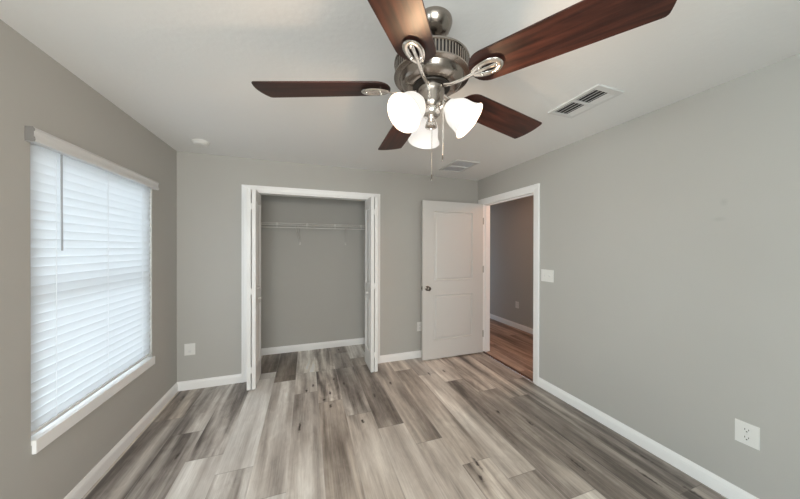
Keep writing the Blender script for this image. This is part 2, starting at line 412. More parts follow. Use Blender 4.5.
# ------------------------------------------------------------------ walls with openings
def wall_panels(bm, axis, at, t, u0, u1, z0, z1, holes):
    """wall in plane axis = at, thickness from at to at + t, spanning u; holes = (u0, u1, z0, z1)"""
    us = sorted({u0, u1, *[h[0] for h in holes], *[h[1] for h in holes]})
    zs = sorted({z0, z1, *[h[2] for h in holes], *[h[3] for h in holes]})
    def solid(i, j):
        if i < 0 or j < 0 or i >= len(us) - 1 or j >= len(zs) - 1: return False
        uc, zc = (us[i] + us[i + 1]) / 2, (zs[j] + zs[j + 1]) / 2
        return not any(h[0] < uc < h[1] and h[2] < zc < h[3] for h in holes)
    def P(d, u, z): return (d, u, z) if axis == 'x' else (u, d, z)
    for i in range(len(us) - 1):
        for j in range(len(zs) - 1):
            if not solid(i, j): continue
            a, b, c, d = us[i], us[i + 1], zs[j], zs[j + 1]
            for s in (at, at + t): bm.faces.new([bm.verts.new(P(s, *q)) for q in ((a, c), (b, c), (b, d), (a, d))])
            if not solid(i - 1, j): bm.faces.new([bm.verts.new(q) for q in (P(at, a, c), P(at + t, a, c), P(at + t, a, d), P(at, a, d))])
            if not solid(i + 1, j): bm.faces.new([bm.verts.new(q) for q in (P(at, b, c), P(at + t, b, c), P(at + t, b, d), P(at, b, d))])
            if not solid(i, j - 1): bm.faces.new([bm.verts.new(q) for q in (P(at, a, c), P(at + t, a, c), P(at + t, b, c), P(at, b, c))])
            if not solid(i, j + 1): bm.faces.new([bm.verts.new(q) for q in (P(at, a, d), P(at + t, a, d), P(at + t, b, d), P(at, b, d))])
    return bm

def wall(name, label, m, *a):
    return tag(obj(name, wall_panels(bmesh.new(), *a), m), label, 'wall', kind='structure')

WY0, WY1, WZ0, WZ1 = -1.545, -0.468, 0.505, 1.985         # left window opening
CX0, CX1, CZ = 0.648, 2.064, 2.08                         # closet opening
DY0, DY1, DZ = -1.039, -0.100, 2.086                      # doorway
RX0, RX1, RZ0, RZ1 = 0.17, 1.67, 0.75, 2.10               # opening for the added rear window
TW = 0.115
wall('wall_left', 'greige painted wall on the left with the blinded window', M_wall, 'x', 0, -0.14, YR - TW, TW, 0, H, [(WY0, WY1, WZ0, WZ1), (-4.35, -3.45, 0.55, WZ1)])
wall('wall_back', 'greige painted wall at the far end with the closet opening', M_wall, 'y', 0, TW, 0, W, 0, H, [(CX0, CX1, -1, CZ)])
wall('wall_right', 'greige painted wall on the right with the open doorway', M_wall_r, 'x', W, HX0 - W, YR - TW, TW, 0, H, [(DY0, DY1, -1, DZ)])
wall('wall_rear', 'greige painted wall behind the viewpoint', M_wall, 'y', YR, -TW, 0, W, 0, H, [(RX0, RX1, RZ0, RZ1)])
CLX0, CLX1, CLY = 0.615, 2.115, 0.755
wall('wall_closet_back', 'greige wall at the back of the closet', M_wall, 'y', CLY, 0.1, CLX0 - 0.1, CLX1 + 0.1, 0, H, [])
wall('wall_closet_left', 'narrow greige wall at the left side inside the closet', M_wall, 'x', CLX0, -0.1, TW, CLY, 0, H, [])
wall('wall_closet_right', 'narrow greige wall at the right side inside the closet', M_wall, 'x', CLX1, 0.1, TW, CLY, 0, H, [])
wall('wall_hall_far', 'greige hallway wall seen through the doorway', M_wall, 'x', HX1, 0.1, -2.6, 3.2, 0, H, [])
wall('wall_hall_near', 'hallway wall running on past the closet', M_wall, 'x', HX0, -0.12, TW, 3.2, 0, H, [(1.55, 2.60, -1, 2.06)])
wall('wall_side_room_left', 'wall of the room across the hallway', M_wall, 'x', 2.66, -0.1, 1.2, 2.9, 0, H, [(1.65, 2.65, 0.7, 2.0)])
wall('wall_side_room_far', 'far wall of the room across the hallway', M_wall, 'y', 2.9, 0.1, 2.66, HX0 - 0.12, 0, H, [])
wall('wall_side_room_near', 'near wall of the room across the hallway', M_wall, 'y', 1.2, -0.1, 2.66, HX0 - 0.12, 0, H, [])
wall('wall_hall_end', 'far end wall of the hallway', M_wall, 'y', 3.2, 0.1, HX0 - 0.12, HX1 + 0.1, 0, H, [])
wall('wall_hall_front', 'near end wall of the hallway', M_wall, 'y', -2.6, -0.1, HX0, HX1 + 0.1, 0, H, [])
o = obj('ceiling', box(box(bmesh.new(), -0.14, HX0, YR - TW, TW, H, H + 0.08), CLX0 - 0.1, CLX1 + 0.1, TW, CLY + 0.1, H, H + 0.08), M_ceil)
tag(o, 'white textured ceiling above the fan', 'ceiling', kind='structure')
o = obj('ceiling_hall', box(box(bmesh.new(), HX0, HX1 + 0.1, -2.7, 3.3, H, H + 0.08), 2.56, HX0, TW + 1.0, 3.3, H, H + 0.08), M_ceil)
tag(o, 'white hallway ceiling beyond the doorway', 'ceiling', kind='structure')
o = obj('ground', nb(-9, -0.16, -8, 8, -0.45, -0.40), M_out); tag(o, 'green ground outside the left window', 'ground', kind='structure')
o = obj('ground_rear', nb(-2, 8, -14, YR - TW - 0.02, -0.45, -0.40), M_out); tag(o, 'green ground outside behind the rear wall', 'ground', kind='structure')

# ------------------------------------------------------------------ baseboards and casings
BB = [(0, 0), (0.014, 0), (0.014, 0.058), (0.0125, 0.064), (0.0125, 0.070), (0.009, 0.078), (0.006, 0.086), (0.004, 0.092), (0, 0.092)]
def baseboard(name, label, *segs):
    bm = bmesh.new()
    for s in segs: ext_profile(bm, BB, *s)
    return tag(obj(name, bm, M_trim), label, 'baseboard', kind='structure')
e = 0.0005
Z0 = 0.001
baseboard('baseboard_left', 'white baseboard under the window wall', ((e, YR, Z0), (e, 0, Z0), (1, 0, 0), Vector((0, 0, 1)), 0, 1))
baseboard('baseboard_back', 'white baseboard at the far wall left of the closet', ((0, -e, Z0), (0.583, -e, Z0), (0, -1, 0), Vector((0, 0, 1)), 1, 0))
baseboard('baseboard_back_door', 'white baseboard at the far wall behind the open door', ((2.129, -e, Z0), (W, -e, Z0), (0, -1, 0)))
baseboard('baseboard_right', 'white baseboard along the right wall', ((W - e, YR, Z0), (W - e, -1.104, Z0), (-1, 0, 0)))
baseboard('baseboard_rear', 'white baseboard on the wall behind the viewpoint', ((0.015, YR + e, Z0), (W - 0.015, YR + e, Z0), (0, 1, 0)))
baseboard('baseboard_closet', 'white baseboard inside the closet', ((CLX0, CLY - e, Z0), (CLX1, CLY - e, Z0), (0, -1, 0)),
          ((CLX0 + e, TW, Z0), (CLX0 + e, CLY, Z0), (1, 0, 0), Vector((0, 0, 1)), 0, 1), ((CLX1 - e, TW, Z0), (CLX1 - e, CLY, Z0), (-1, 0, 0), Vector((0, 0, 1)), 0, 1))
baseboard('baseboard_hall', 'white baseboard along the hallway wall', ((HX1 - e, -2.6, Z0), (HX1 - e, 3.2, Z0), (-1, 0, 0)))

CAS = [(0, 0), (0, 0.065), (0.018, 0.065), (0.018, 0.050), (0.015, 0.044), (0.013, 0.028), (0.011, 0.012), (0.008, 0.004), (0.006, 0)]
def casing(bm, P, u0, u1, zt, out, w=0.065, z0=0.001):
    """three mitred boards round an opening; P(u, out, z) maps to world"""
    legs = []
    for (u, s) in ((u0, -1), (u1, 1)):
        a = [bm.verts.new(P(u + s * k, o, z0)) for o, k in CAS]
        b = [bm.verts.new(P(u + s * k, o, zt + k)) for o, k in CAS]
        legs.append(b)
        n = len(CAS)
        for i in range(n): bm.faces.new((a[i], a[(i + 1) % n], b[(i + 1) % n], b[i]))
        bm.faces.new(a)
    A = [bm.verts.new(v.co) for v in legs[0]]; B = [bm.verts.new(v.co) for v in legs[1]]
    n = len(CAS)
    for i in range(n): bm.faces.new((A[i], A[(i + 1) % n], B[(i + 1) % n], B[i]))
    return bm

bm = casing(bmesh.new(), lambda u, o, z: (u, -o - e, z), CX0, CX1, CZ, None)
for s, u in ((1, CX0), (-1, CX1)): box(bm, min(u, u + s * 0.012), max(u, u + s * 0.012), -0.004, TW + 0.002, 0.001, CZ)
box(bm, CX0 + 0.012, CX1 - 0.012, -0.004, TW + 0.002, CZ - 0.012, CZ)
o = obj('trim_1', bm, M_trim); tag(o, 'white casing and jambs around the closet opening', 'door casing', kind='structure')
bm = casing(bmesh.new(), lambda u, o, z: (W - o - e, u, z), DY0, DY1, DZ, None)
casing(bm, lambda u, o, z: (HX0 + o + e, u, z), DY0, DY1, DZ, None)
for s, u in ((1, DY0), (-1, DY1)):
    box(bm, W - 0.004, HX0 + 0.004, min(u, u + s * 0.014), max(u, u + s * 0.014), 0.001, DZ)
    box(bm, W + 0.045, W + 0.080, min(u, u + s * 0.026), max(u, u + s * 0.026), 0.001, DZ - 0.014)
box(bm, W - 0.004, HX0 + 0.004, DY0 + 0.014, DY1 - 0.014, DZ - 0.014, DZ)
box(bm, W + 0.045, W + 0.080, DY0 + 0.026, DY1 - 0.026, DZ - 0.026, DZ - 0.014)
o = obj('trim_2', bm, M_trim); tag(o, 'white casing and jambs around the hallway doorway', 'door casing', kind='structure')

# ------------------------------------------------------------------ doors
def leaf(bm, w, h, t, panels, M=None):
    """slab in x (0..w), y (0..t), z (0..h), moulded panels on both faces"""
    t_ = bmesh.new()
    xs = sorted({0, w, *[p[0] for p in panels], *[p[1] for p in panels]}); zs = sorted({0, h, *[p[2] for p in panels], *[p[3] for p in panels]})
    def hole(i, j):
        xc, zc = (xs[i] + xs[i + 1]) / 2, (zs[j] + zs[j + 1]) / 2
        return any(p[0] < xc < p[1] and p[2] < zc < p[3] for p in panels)
    for y, sg in ((0, 1), (t, -1)):
        for i in range(len(xs) - 1):
            for j in range(len(zs) - 1):
                if hole(i, j): continue
                t_.faces.new([t_.verts.new((a, y, b)) for a, b in ((xs[i], zs[j]), (xs[i + 1], zs[j]), (xs[i + 1], zs[j + 1]), (xs[i], zs[j + 1]))])
        for (a, b, c, d) in panels:
            steps = [(0, 0), (0.005, -0.0035), (0.011, -0.0035), (0.020, 0.010), (0.027, 0.010), (0.042, 0.002), (0.050, 0.001)]
            rings = []
            for ins, dep in steps:
                yy = y + sg * dep
                rings.append([t_.verts.new((x, yy, z)) for x, z in ((a + ins, c + ins), (b - ins, c + ins), (b - ins, d - ins), (a + ins, d - ins))])
            for r0, r1 in zip(rings, rings[1:]):
                for k in range(4): t_.faces.new((r0[k], r0[(k + 1) % 4], r1[(k + 1) % 4], r1[k]))
            t_.faces.new(rings[-1])
    for q in (((0, 0, 0), (w, 0, 0), (w, t, 0), (0, t, 0)), ((0, 0, h), (w, 0, h), (w, t, h), (0, t, h)),
              ((0, 0, 0), (0, t, 0), (0, t, h), (0, 0, h)), ((w, 0, 0), (w, t, 0), (w, t, h), (w, 0, h))):
        t_.faces.new([t_.verts.new(p) for p in q])
    if M is not None: bmesh.ops.transform(t_, matrix=M, verts=t_.verts[:])
    me = bpy.data.meshes.new('tmp'); t_.to_mesh(me); t_.free(); bm.from_mesh(me); bpy.data.meshes.remove(me)
    return bm

# entry door: hinged on the right wall's far jamb, swung open along the back wall
DX0, DX1 = 2.660, 3.576
DYF = -0.142                                            # visible face
d1 = empty('door_1', (DX1, -0.112, 0), 'open white two panel interior door with a satin knob', 'door', kind='structure')
def put(o, root):                                        # keep world placement under an unrotated root
    o.parent = root; o.location = -root.location if o.location.length < 1e-9 else o.location - root.location
    return o
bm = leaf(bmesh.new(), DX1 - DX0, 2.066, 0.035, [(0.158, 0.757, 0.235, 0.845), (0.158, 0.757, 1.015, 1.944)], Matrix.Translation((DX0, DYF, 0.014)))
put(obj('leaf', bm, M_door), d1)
bm = bmesh.new()
R_ = Matrix.Rotation(PI / 2, 4, 'X')                      # +z -> -y
kx, kz = 2.727, 0.942
lathe(bm, [(0, 0.0), (0.033, 0.0), (0.033, 0.003), (0.029, 0.007), (0.014, 0.010), (0.0115, 0.014), (0.0115, 0.030), (0.017, 0.034), (0.026, 0.041),
           (0.0285, 0.050), (0.027, 0.058), (0.021, 0.0635), (0.010, 0.066), (0, 0.0665)], 32, Matrix.Translation((kx, DYF, kz)) @ R_)
put(obj('door_knob', bm, M_knob, smooth=40), d1)
bm = nb(DX0 - 0.0015, DX0, DYF + 0.006, DYF + 0.029, kz - 0.028, kz + 0.028)
box(bm, DX0 - 0.009, DX0 - 0.001, DYF + 0.012, DYF + 0.023, kz - 0.010, kz + 0.010, 0.002)
put(obj('latch', bm, M_knob), d1)
for hz in (0.27, 1.17, 1.84):
    bm = bmesh.new()
    tube(bm, [(DX1 + 0.003, DYF - 0.002, hz - 0.045), (DX1 + 0.003, DYF - 0.002, hz + 0.045)], 0.006, 10)
    tube(bm, [(DX1 + 0.003, DYF - 0.002, hz + 0.045), (DX1 + 0.003, DYF - 0.002, hz + 0.050)], 0.004, 8)
    box(bm, DX1 + 0.002, DX1 + 0.004, DYF + 0.001, DYF + 0.026, hz - 0.044, hz + 0.044)
    put(obj('hinge', bm, M_hinge, smooth=40), d1)

# closet bifold doors: each door is two narrow leaves folded flat against each other
def bifold(name, xs, yf, knob_face, label):
    root = empty(name, (xs[0], 0, 0), label, 'closet door', kind='structure')
    Lw = 0.352
    for (x0, x1, y0) in xs_leaves(xs, yf):
        bm = leaf(bmesh.new(), Lw, 2.035, x1 - x0, [(0.062, Lw - 0.062, 0.20, 0.845), (0.062, Lw - 0.062, 1.00, 1.93)],
                  Matrix.Translation((x1, y0, 0.022)) @ Matrix.Rotation(PI / 2, 4, 'Z'))
        put(obj('leaf', bm, M_bifold), root)
    xm = (xs[1] + xs[2]) / 2
    for hz in (0.22, 1.02, 1.88):
        bm = bmesh.new()
        tube(bm, [(xm, yf - 0.003, hz - 0.032), (xm, yf - 0.003, hz + 0.032)], 0.0042, 10)
        box(bm, xm - 0.011, xm + 0.011, yf - 0.0020, yf - 0.0005, hz - 0.028, hz + 0.028)
        put(obj('hinge', bm, M_trim, smooth=40), root)
    kx_, sg = knob_face
    bm = lathe(bmesh.new(), [(0, 0), (0.009, 0), (0.008, 0.008), (0.013, 0.015), (0.015, 0.021), (0.012, 0.026), (0, 0.028)], 24,
               Matrix.Translation((kx_, yf + 0.17, 0.92)) @ Matrix.Rotation(sg * PI / 2, 4, 'Y'))
    put(obj('knob', bm, M_plastic, smooth=40), root)
    return root
def xs_leaves(xs, yf): return ((xs[0], xs[1], yf), (xs[2], xs[3], yf))
bifold('door_2', (0.678, 0.714, 0.723, 0.759), -0.262, (0.759, 1), 'narrow white bifold closet door folded at the left of the closet')
bifold('door_3', (1.952, 1.989, 1.998, 2.035), -0.272, (1.952, -1), 'narrow white bifold closet door folded at the right of the closet')

# ------------------------------------------------------------------ windows
w1 = empty('window_1', (-0.09, (WY0 + WY1) / 2, WZ0), 'white framed window behind the closed blinds', 'window', kind='structure')
def frame_rect(bm, x0, x1, y0, y1, z0, z1, w):
    box(bm, x0, x1, y0, y0 + w, z0, z1); box(bm, x0, x1, y1 - w, y1, z0, z1)
    box(bm, x0, x1, y0 + w, y1 - w, z0, z0 + w); box(bm, x0, x1, y0 + w, y1 - w, z1 - w, z1)
    return bm
put(obj('window_frame', frame_rect(bmesh.new(), -0.138, -0.092, WY0, WY1, WZ0, WZ1, 0.024), M_vinyl), w1)
zm = 1.235
put(obj('sash', frame_rect(bmesh.new(), -0.112, -0.096, WY0 + 0.025, WY1 - 0.025, WZ0 + 0.025, zm + 0.02, 0.026), M_vinyl), w1)
put(obj('sash', frame_rect(bmesh.new(), -0.132, -0.114, WY0 + 0.025, WY1 - 0.025, zm - 0.02, WZ1 - 0.025, 0.026), M_vinyl), w1)
put(obj('pane', nb(-0.105, -0.102, WY0 + 0.052, WY1 - 0.052, WZ0 + 0.052, zm - 0.007), M_glass), w1)
put(obj('pane', nb(-0.125, -0.122, WY0 + 0.052, WY1 - 0.052, zm + 0.007, WZ1 - 0.052), M_glass), w1)
sill = box(bmesh.new(), -0.09, 0.0, WY0, WY1, WZ0 + 0.0005, WZ0 + 0.022)
box(sill, 0.0005, 0.017, WY0 + 0.002, WY1 + 0.014, WZ0 - 0.044, WZ0 + 0.022, 0.004)
put(obj('window_sill', sill, M_trim), w1)

w3 = empty('added_window_left', (-0.09, -3.9, 0.55), 'added white framed window, out of view in the left wall, for fill light', 'window', kind='structure')  # added, unseen window; its light brightens the right wall
bm = frame_rect(bmesh.new(), -0.138, -0.092, -4.35, -3.45, 0.55, WZ1, 0.045)
box(bm, -0.13, -0.10, -4.305, -3.495, 1.25, 1.29)
put(obj('window_frame', bm, M_vinyl), w3)
put(obj('pane', nb(-0.118, -0.115, -4.305, -3.495, 0.595, 1.25), M_glass), w3)
put(obj('pane', nb(-0.118, -0.115, -4.305, -3.495, 1.29, WZ1 - 0.045), M_glass), w3)

w2 = empty('added_window_rear', ((RX0 + RX1) / 2, YR - 0.08, RZ0), 'added wide white framed window behind the viewpoint, for fill light', 'window', kind='structure')  # added, unseen window that gives the rear fill light an opening
bm = bmesh.new()
for (a, b, c, d) in ((RX0, RX0 + 0.05, RZ0, RZ1), (RX1 - 0.05, RX1, RZ0, RZ1), (RX0 + 0.05, RX1 - 0.05, RZ0, RZ0 + 0.05), (RX0 + 0.05, RX1 - 0.05, RZ1 - 0.05, RZ1),
                     ((RX0 + RX1) / 2 - 0.03, (RX0 + RX1) / 2 + 0.03, RZ0 + 0.05, RZ1 - 0.05)):
    box(bm, a, b, YR - 0.10, YR - 0.06, c, d)
put(obj('window_frame', bm, M_vinyl), w2)
for a, b in ((RX0 + 0.05, (RX0 + RX1) / 2 - 0.03), ((RX0 + RX1) / 2 + 0.03, RX1 - 0.05)):
    put(obj('pane', nb(a, b, YR - 0.082, YR - 0.078, RZ0 + 0.05, RZ1 - 0.05), M_glass), w2)

# ------------------------------------------------------------------ window blind
BX = -0.014
bl = empty('window_blind', (BX, (WY0 + WY1) / 2, 0.55), 'white horizontal slat blind lowered and closed over the left window', 'window blind')
VY0, VY1 = -1.573, -0.437
val = [(0.0, 1.958), (0.0, 2.027), (0.028, 2.027), (0.034, 2.020), (0.036, 2.012), (0.031, 2.004), (0.031, 1.985), (0.036, 1.976), (0.037, 1.964), (0.034, 1.958)]
bm = bmesh.new()
a = [bm.verts.new((x + 0.001, VY0, z)) for x, z in val]; b = [bm.verts.new((x + 0.001, VY1, z)) for x, z in val]
for i in range(len(val)): bm.faces.new((a[i], a[(i + 1) % len(val)], b[(i + 1) % len(val)], b[i]))
bm.faces.new(a); bm.faces.new(b)
put(obj('valance', bm, M_vinyl, smooth=35), bl)
M_cap = mat('grey_end_cap', (0.20, 0.19, 0.18), 0.5)
for yy in (VY0 - 0.0012, VY1 + 0.0002):  # thin grey sheet over each end of the valance
    tag(put(obj('end_piece', prism(bmesh.new(), [(z - 1.958, x + 0.001) for x, z in val], 0, 0.001, Matrix(((0, 1, 0, 0), (0, 0, 1, yy), (1, 0, 0, 1.958), (0, 0, 0, 1)))), M_cap), bl), 'grey valance end cap')
put(obj('headrail', nb(-0.060, -0.004, WY0 + 0.004, WY1 - 0.004, 1.968, 1.984, 0.002), M_vinyl), bl)
slats = bmesh.new()
ZB, ZT, NS = 0.585, 1.946, 30
tilt = math.radians(82)
for i in range(NS):
    zc = ZB + (ZT - ZB) * i / (NS - 1)
    for s in range(6):
        pass
    cols = []
    for q in range(5):
        u = (q / 4 - 0.5) * 0.050
        bow = 0.0022 * (1 - (2 * u / 0.05) ** 2)
        # room-side edge raised
        x = BX + u * math.cos(tilt) + bow * math.sin(tilt) * 1.0
        z = zc + u * math.sin(tilt) - bow * math.cos(tilt)
        cols.append((x, z))
    th = 0.0024
    up = [(x + th * 0.5 * math.sin(tilt), z - th * 0.5 * math.cos(tilt)) for x, z in cols]
    dn = [(x - th * 0.5 * math.sin(tilt), z + th * 0.5 * math.cos(tilt)) for x, z in cols][::-1]
    ring = up + dn
    A = [slats.verts.new((x, WY0 + 0.006, z)) for x, z in ring]; B = [slats.verts.new((x, WY1 - 0.006, z)) for x, z in ring]
    for k in range(len(ring)): slats.faces.new((A[k], A[(k + 1) % len(ring)], B[(k + 1) % len(ring)], B[k]))
    slats.faces.new(A); slats.faces.new(B)
put(obj('slats', slats, M_slat, smooth=30), bl)
put(obj('bottom_rail', nb(BX - 0.024, BX + 0.013, WY0 + 0.006, WY1 - 0.006, 0.548, 0.563, 0.003), M_vinyl), bl)
for y in (-1.40, -1.005, -0.60):
    bm = bmesh.new()
    for x in (BX - 0.0125, BX + 0.0125): tube(bm, [(x, y, 0.56), (x, y, 1.945)], 0.0009, 6)
    put(obj('ladder_cord', bm, M_vinyl), bl)
bm = tube(bmesh.new(), [(0.004, -1.377, 1.955), (0.006, -1.377, 1.44)], 0.0042, 8)
M_wand = mat('grey_wand', (0.30, 0.31, 0.32), 0.3)
tag(put(obj('tilt_wand', bm, M_wand, smooth=60), bl), 'grey tilt wand')

# ------------------------------------------------------------------ ceiling fan
fan = empty('ceiling_fan', (FAN.x, FAN.y, H), 'five blade ceiling fan with dark walnut blades, nickel motor and lit frosted shades', 'ceiling fan', rot=(0.0023, 0.0061, 0))
def fz(z): return z - H
obj('canopy', lathe(bmesh.new(), [(0, fz(2.4395)), (0.080, fz(2.4395)), (0.081, fz(2.432)), (0.079, fz(2.424)), (0.071, fz(2.405)), (0.054, fz(2.389)), (0.036, fz(2.381)), (0.028, fz(2.379)), (0, fz(2.379))], 48), M_nickel, fan, 40, loc=(0.006, -0.004, 0))
obj('downrod', lathe(bmesh.new(), [(0, fz(2.382)), (0.017, fz(2.382)), (0.017, fz(2.315)), (0.034, fz(2.312)), (0.036, fz(2.290)), (0.050, fz(2.280)), (0, fz(2.278))], 32), M_bronze, fan, 40)
mh = obj('motor_housing', lathe(bmesh.new(), [(0.0, fz(2.282)), (0.060, fz(2.280)), (0.125, fz(2.272)), (0.155, fz(2.264)), (0.1625, fz(2.258)), (0.1625, fz(2.251)), (0.158, fz(2.248)),
      (0.150, fz(2.246)), (0.150, fz(2.206)), (0.158, fz(2.204)), (0.1625, fz(2.201)), (0.1625, fz(2.195)), (0.150, fz(2.192)), (0.139, fz(2.191)), (0.136, fz(2.186)), (0.132, fz(2.177)),
      (0.124, fz(2.167)), (0.112, fz(2.160)), (0.092, fz(2.157)), (0.0, fz(2.156))], 72), M_nickel, fan, 30)
bm = bmesh.new()
for i in range(72):
    a = 2 * PI * i / 72
    box(bm, 0.150, 0.1595, -0.0034, 0.0034, fz(2.2485), fz(2.2035), M=Matrix.Rotation(a, 4, 'Z'))
obj('vent_fins', bm, M_nickel, fan)
obj('vent_band', lathe(bmesh.new(), [(0.1505, fz(2.247)), (0.1515, fz(2.247)), (0.1515, fz(2.205)), (0.1505, fz(2.205))], 72), M_dark, fan)['label'] = 'dark slots around the motor'
obj('flywheel', lathe(bmesh.new(), [(0, fz(2.156)), (0.080, fz(2.156)), (0.082, fz(2.152)), (0.080, fz(2.149)), (0.070, fz(2.147)), (0, fz(2.147))], 48), M_bronze, fan, 40)
obj('switch_housing', lathe(bmesh.new(), [(0, fz(2.150)), (0.061, fz(2.150)), (0.062, fz(2.142)), (0.057, fz(2.130)), (0.054, fz(2.110)), (0.053, fz(2.085)), (0.050, fz(2.070)), (0.046, fz(2.064)), (0, fz(2.063))], 48), M_nickel, fan, 35)
obj('light_fitter', lathe(bmesh.new(), [(0, fz(2.064)), (0.040, fz(2.064)), (0.043, fz(2.055)), (0.040, fz(2.040)), (0.030, fz(2.030)), (0.016, fz(2.026)), (0.014, fz(2.018)),
      (0.018, fz(2.010)), (0.024, fz(1.996)), (0.026, fz(1.984)), (0.020, fz(1.980)), (0.007, fz(1.978)), (0.005, fz(1.972)), (0, fz(1.971))], 40), M_nickel_b, fan, 40)

def hw(r): return 0.0732 + (0.0844 - 0.0732) * (r - 0.2) / 0.46
def blade_outline():
    pts = []; r0, R = 0.178, 0.757
    for i in range(13):                                   # rounded root
        t = PI / 2 + PI * i / 12
        pts.append((r0 + 0.062 + 0.062 * math.cos(t), hw(r0 + 0.05) * math.sin(t)))
    pts.append((0.45, -hw(0.45)))
    h = hw(R); c = 0.016
    for i in range(5):
        t = -PI / 2 + (PI / 2) * i / 4
        pts.append((R - c + c * math.cos(t) * 0.9, -h + c + c * math.sin(t)))
    for i in range(1, 8):                                 # gently bowed tip
        y = -h + c + (2 * h - 2 * c) * i / 8
        pts.append((R - 0.0016 + 0.011 * (1 - (y / (h - c)) ** 2), y))
    for i in range(5):
        t = (PI / 2) * i / 4
        pts.append((R - c + c * math.cos(t) * 0.9, h - c + c * math.sin(t)))
    pts.append((0.45, hw(0.45)))
    return pts
PIT = -0.1835
for k in range(5):
    ang = 2.7776 + k * 2 * PI / 5
    rot = (PIT, 0, ang)
    Rm = Matrix.Rotation(ang, 4, 'Z') @ Matrix.Rotation(PIT, 4, 'X')
    eul = Rm.to_euler()
    bm = prism(bmesh.new(), blade_outline(), -0.003, 0.003, bev=0.0012)
    bld = obj('blade', bm, M_blade, fan, 30, loc=(0, 0, fz(2.1547)), rot=eul)
    # blade iron: arm, oval ring and centre prong under the blade root
    bm = bmesh.new()
    zb = -0.012
    ring = []
    for i in range(28):
        t = 2 * PI * i / 28
        wv = 0.027 * (1 + 0.22 * math.cos(t))
        ring.append((0.245 + 0.052 * math.cos(t), wv * math.sin(t), zb))
    tube(bm, ring, 0.0105, 8, closed=True, flat=0.5)
    tube(bm, [(0.196, 0, zb), (0.250, 0, zb), (0.293, 0, zb)], [0.008, 0.0065, 0.009], 8, flat=0.6)
    Mi = Rm.inverted()
    tail = [(0.066, 0, -0.010), (0.095, 0, -0.018), (0.150, 0, -0.020), (0.200, 0, zb)]
    tube(bm, tail, [0.0105, 0.0085, 0.0075, 0.0085], 10, flat=0.6)
    for sx, sy in ((0.222, 0.018), (0.222, -0.018), (0.283, 0)):
        lathe(bm, [(0, -0.003), (0.005, -0.003), (0.006, -0.018), (0.004, -0.021), (0, -0.021)], 12, Matrix.Translation((sx, sy, 0)))
    obj('blade_iron', bm, M_nickel_b, bld, 45)['label'] = 'bright nickel blade iron with an oval open end'

SH_PROF = [(0.0, 0.024), (0.004, 0.030), (0.012, 0.034), (0.028, 0.046), (0.045, 0.056), (0.062, 0.0605), (0.080, 0.0625), (0.098, 0.066), (0.112, 0.0715), (0.122, 0.078)]
for k, a in enumerate(SHADE_DIRS):
    rad = Vector((math.cos(a), math.sin(a), 0))
    axis = (rad * 0.74 + Vector((0, 0, -0.67))).normalized()
    neck = rad * 0.073 + Vector((0, 0, fz(2.070)))
    q = Vector((0, 0, 1)).rotation_difference(axis).to_matrix().to_4x4()
    M = Matrix.Translation(neck) @ q
    prof = [(r, s) for s, r in SH_PROF] + [(r - 0.003, s) for s, r in SH_PROF[::-1]]
    sh = obj('lamp_shade', lathe(bmesh.new(), prof, 40, M, closed=True), M_shade, fan, 60)
    bm = tube(bmesh.new(), [rad * 0.030 + Vector((0, 0, fz(2.052))), rad * 0.045 + Vector((0, 0, fz(2.064))), neck - axis * 0.016, neck - axis * 0.004], [0.008, 0.009, 0.012, 0.013], 12)
    lathe(bm, [(0, -0.012), (0.016, -0.012), (0.024, -0.004), (0.0265, 0.006), (0.0245, 0.012), (0, 0.012)], 24, M)
    obj('shade_holder', bm, M_nickel_b, sh, 45)
# pull chains with small pulls
def chain(x, y, z0, z1, rad, pl):
    bm = tube(bmesh.new(), [(x, y, fz(z0)), (x, y, fz(z1))], rad, 6)
    c = obj('pull_chain', bm, M_nickel_b, fan, 60)
    bm = lathe(bmesh.new(), [(0, 0), (0.002, 0), (0.0028, -0.004), (0.0035, -pl * 0.6), (0.0042, -pl * 0.85), (0.003, -pl), (0, -pl)], 12, Matrix.Translation((x, y, fz(z1))))
    obj('chain_pull', bm, M_knob, c, 50)
chain(0.003, -0.004, 1.972, 1.778, 0.0013, 0.028)
lat = Vector((0.9457, -0.3252))
chain(lat.x * 0.047 - 0.010, lat.y * 0.047 - 0.030, 2.085, 1.853, 0.0030, 0.024)

# ------------------------------------------------------------------ ceiling fittings
sd = empty('smoke_detector', (0.322, -0.372, H), 'round white smoke detector on the ceiling near the left corner', 'smoke detector')
obj('base', lathe(bmesh.new(), [(0, -0.0005), (0.072, -0.0005), (0.072, -0.010), (0.070, -0.012), (0, -0.012)], 48), M_plastic, sd, 40)
obj('cover', lathe(bmesh.new(), [(0, -0.012), (0.062, -0.012), (0.064, -0.016), (0.058, -0.024), (0.046, -0.030), (0.018, -0.032), (0, -0.032)], 48), M_plastic, sd, 40)
obj('test_button', lathe(bmesh.new(), [(0, -0.031), (0.009, -0.031), (0.009, -0.0345), (0, -0.035)], 20, Matrix.Translation((0.02, -0.012, 0))), M_grille, sd, 40)

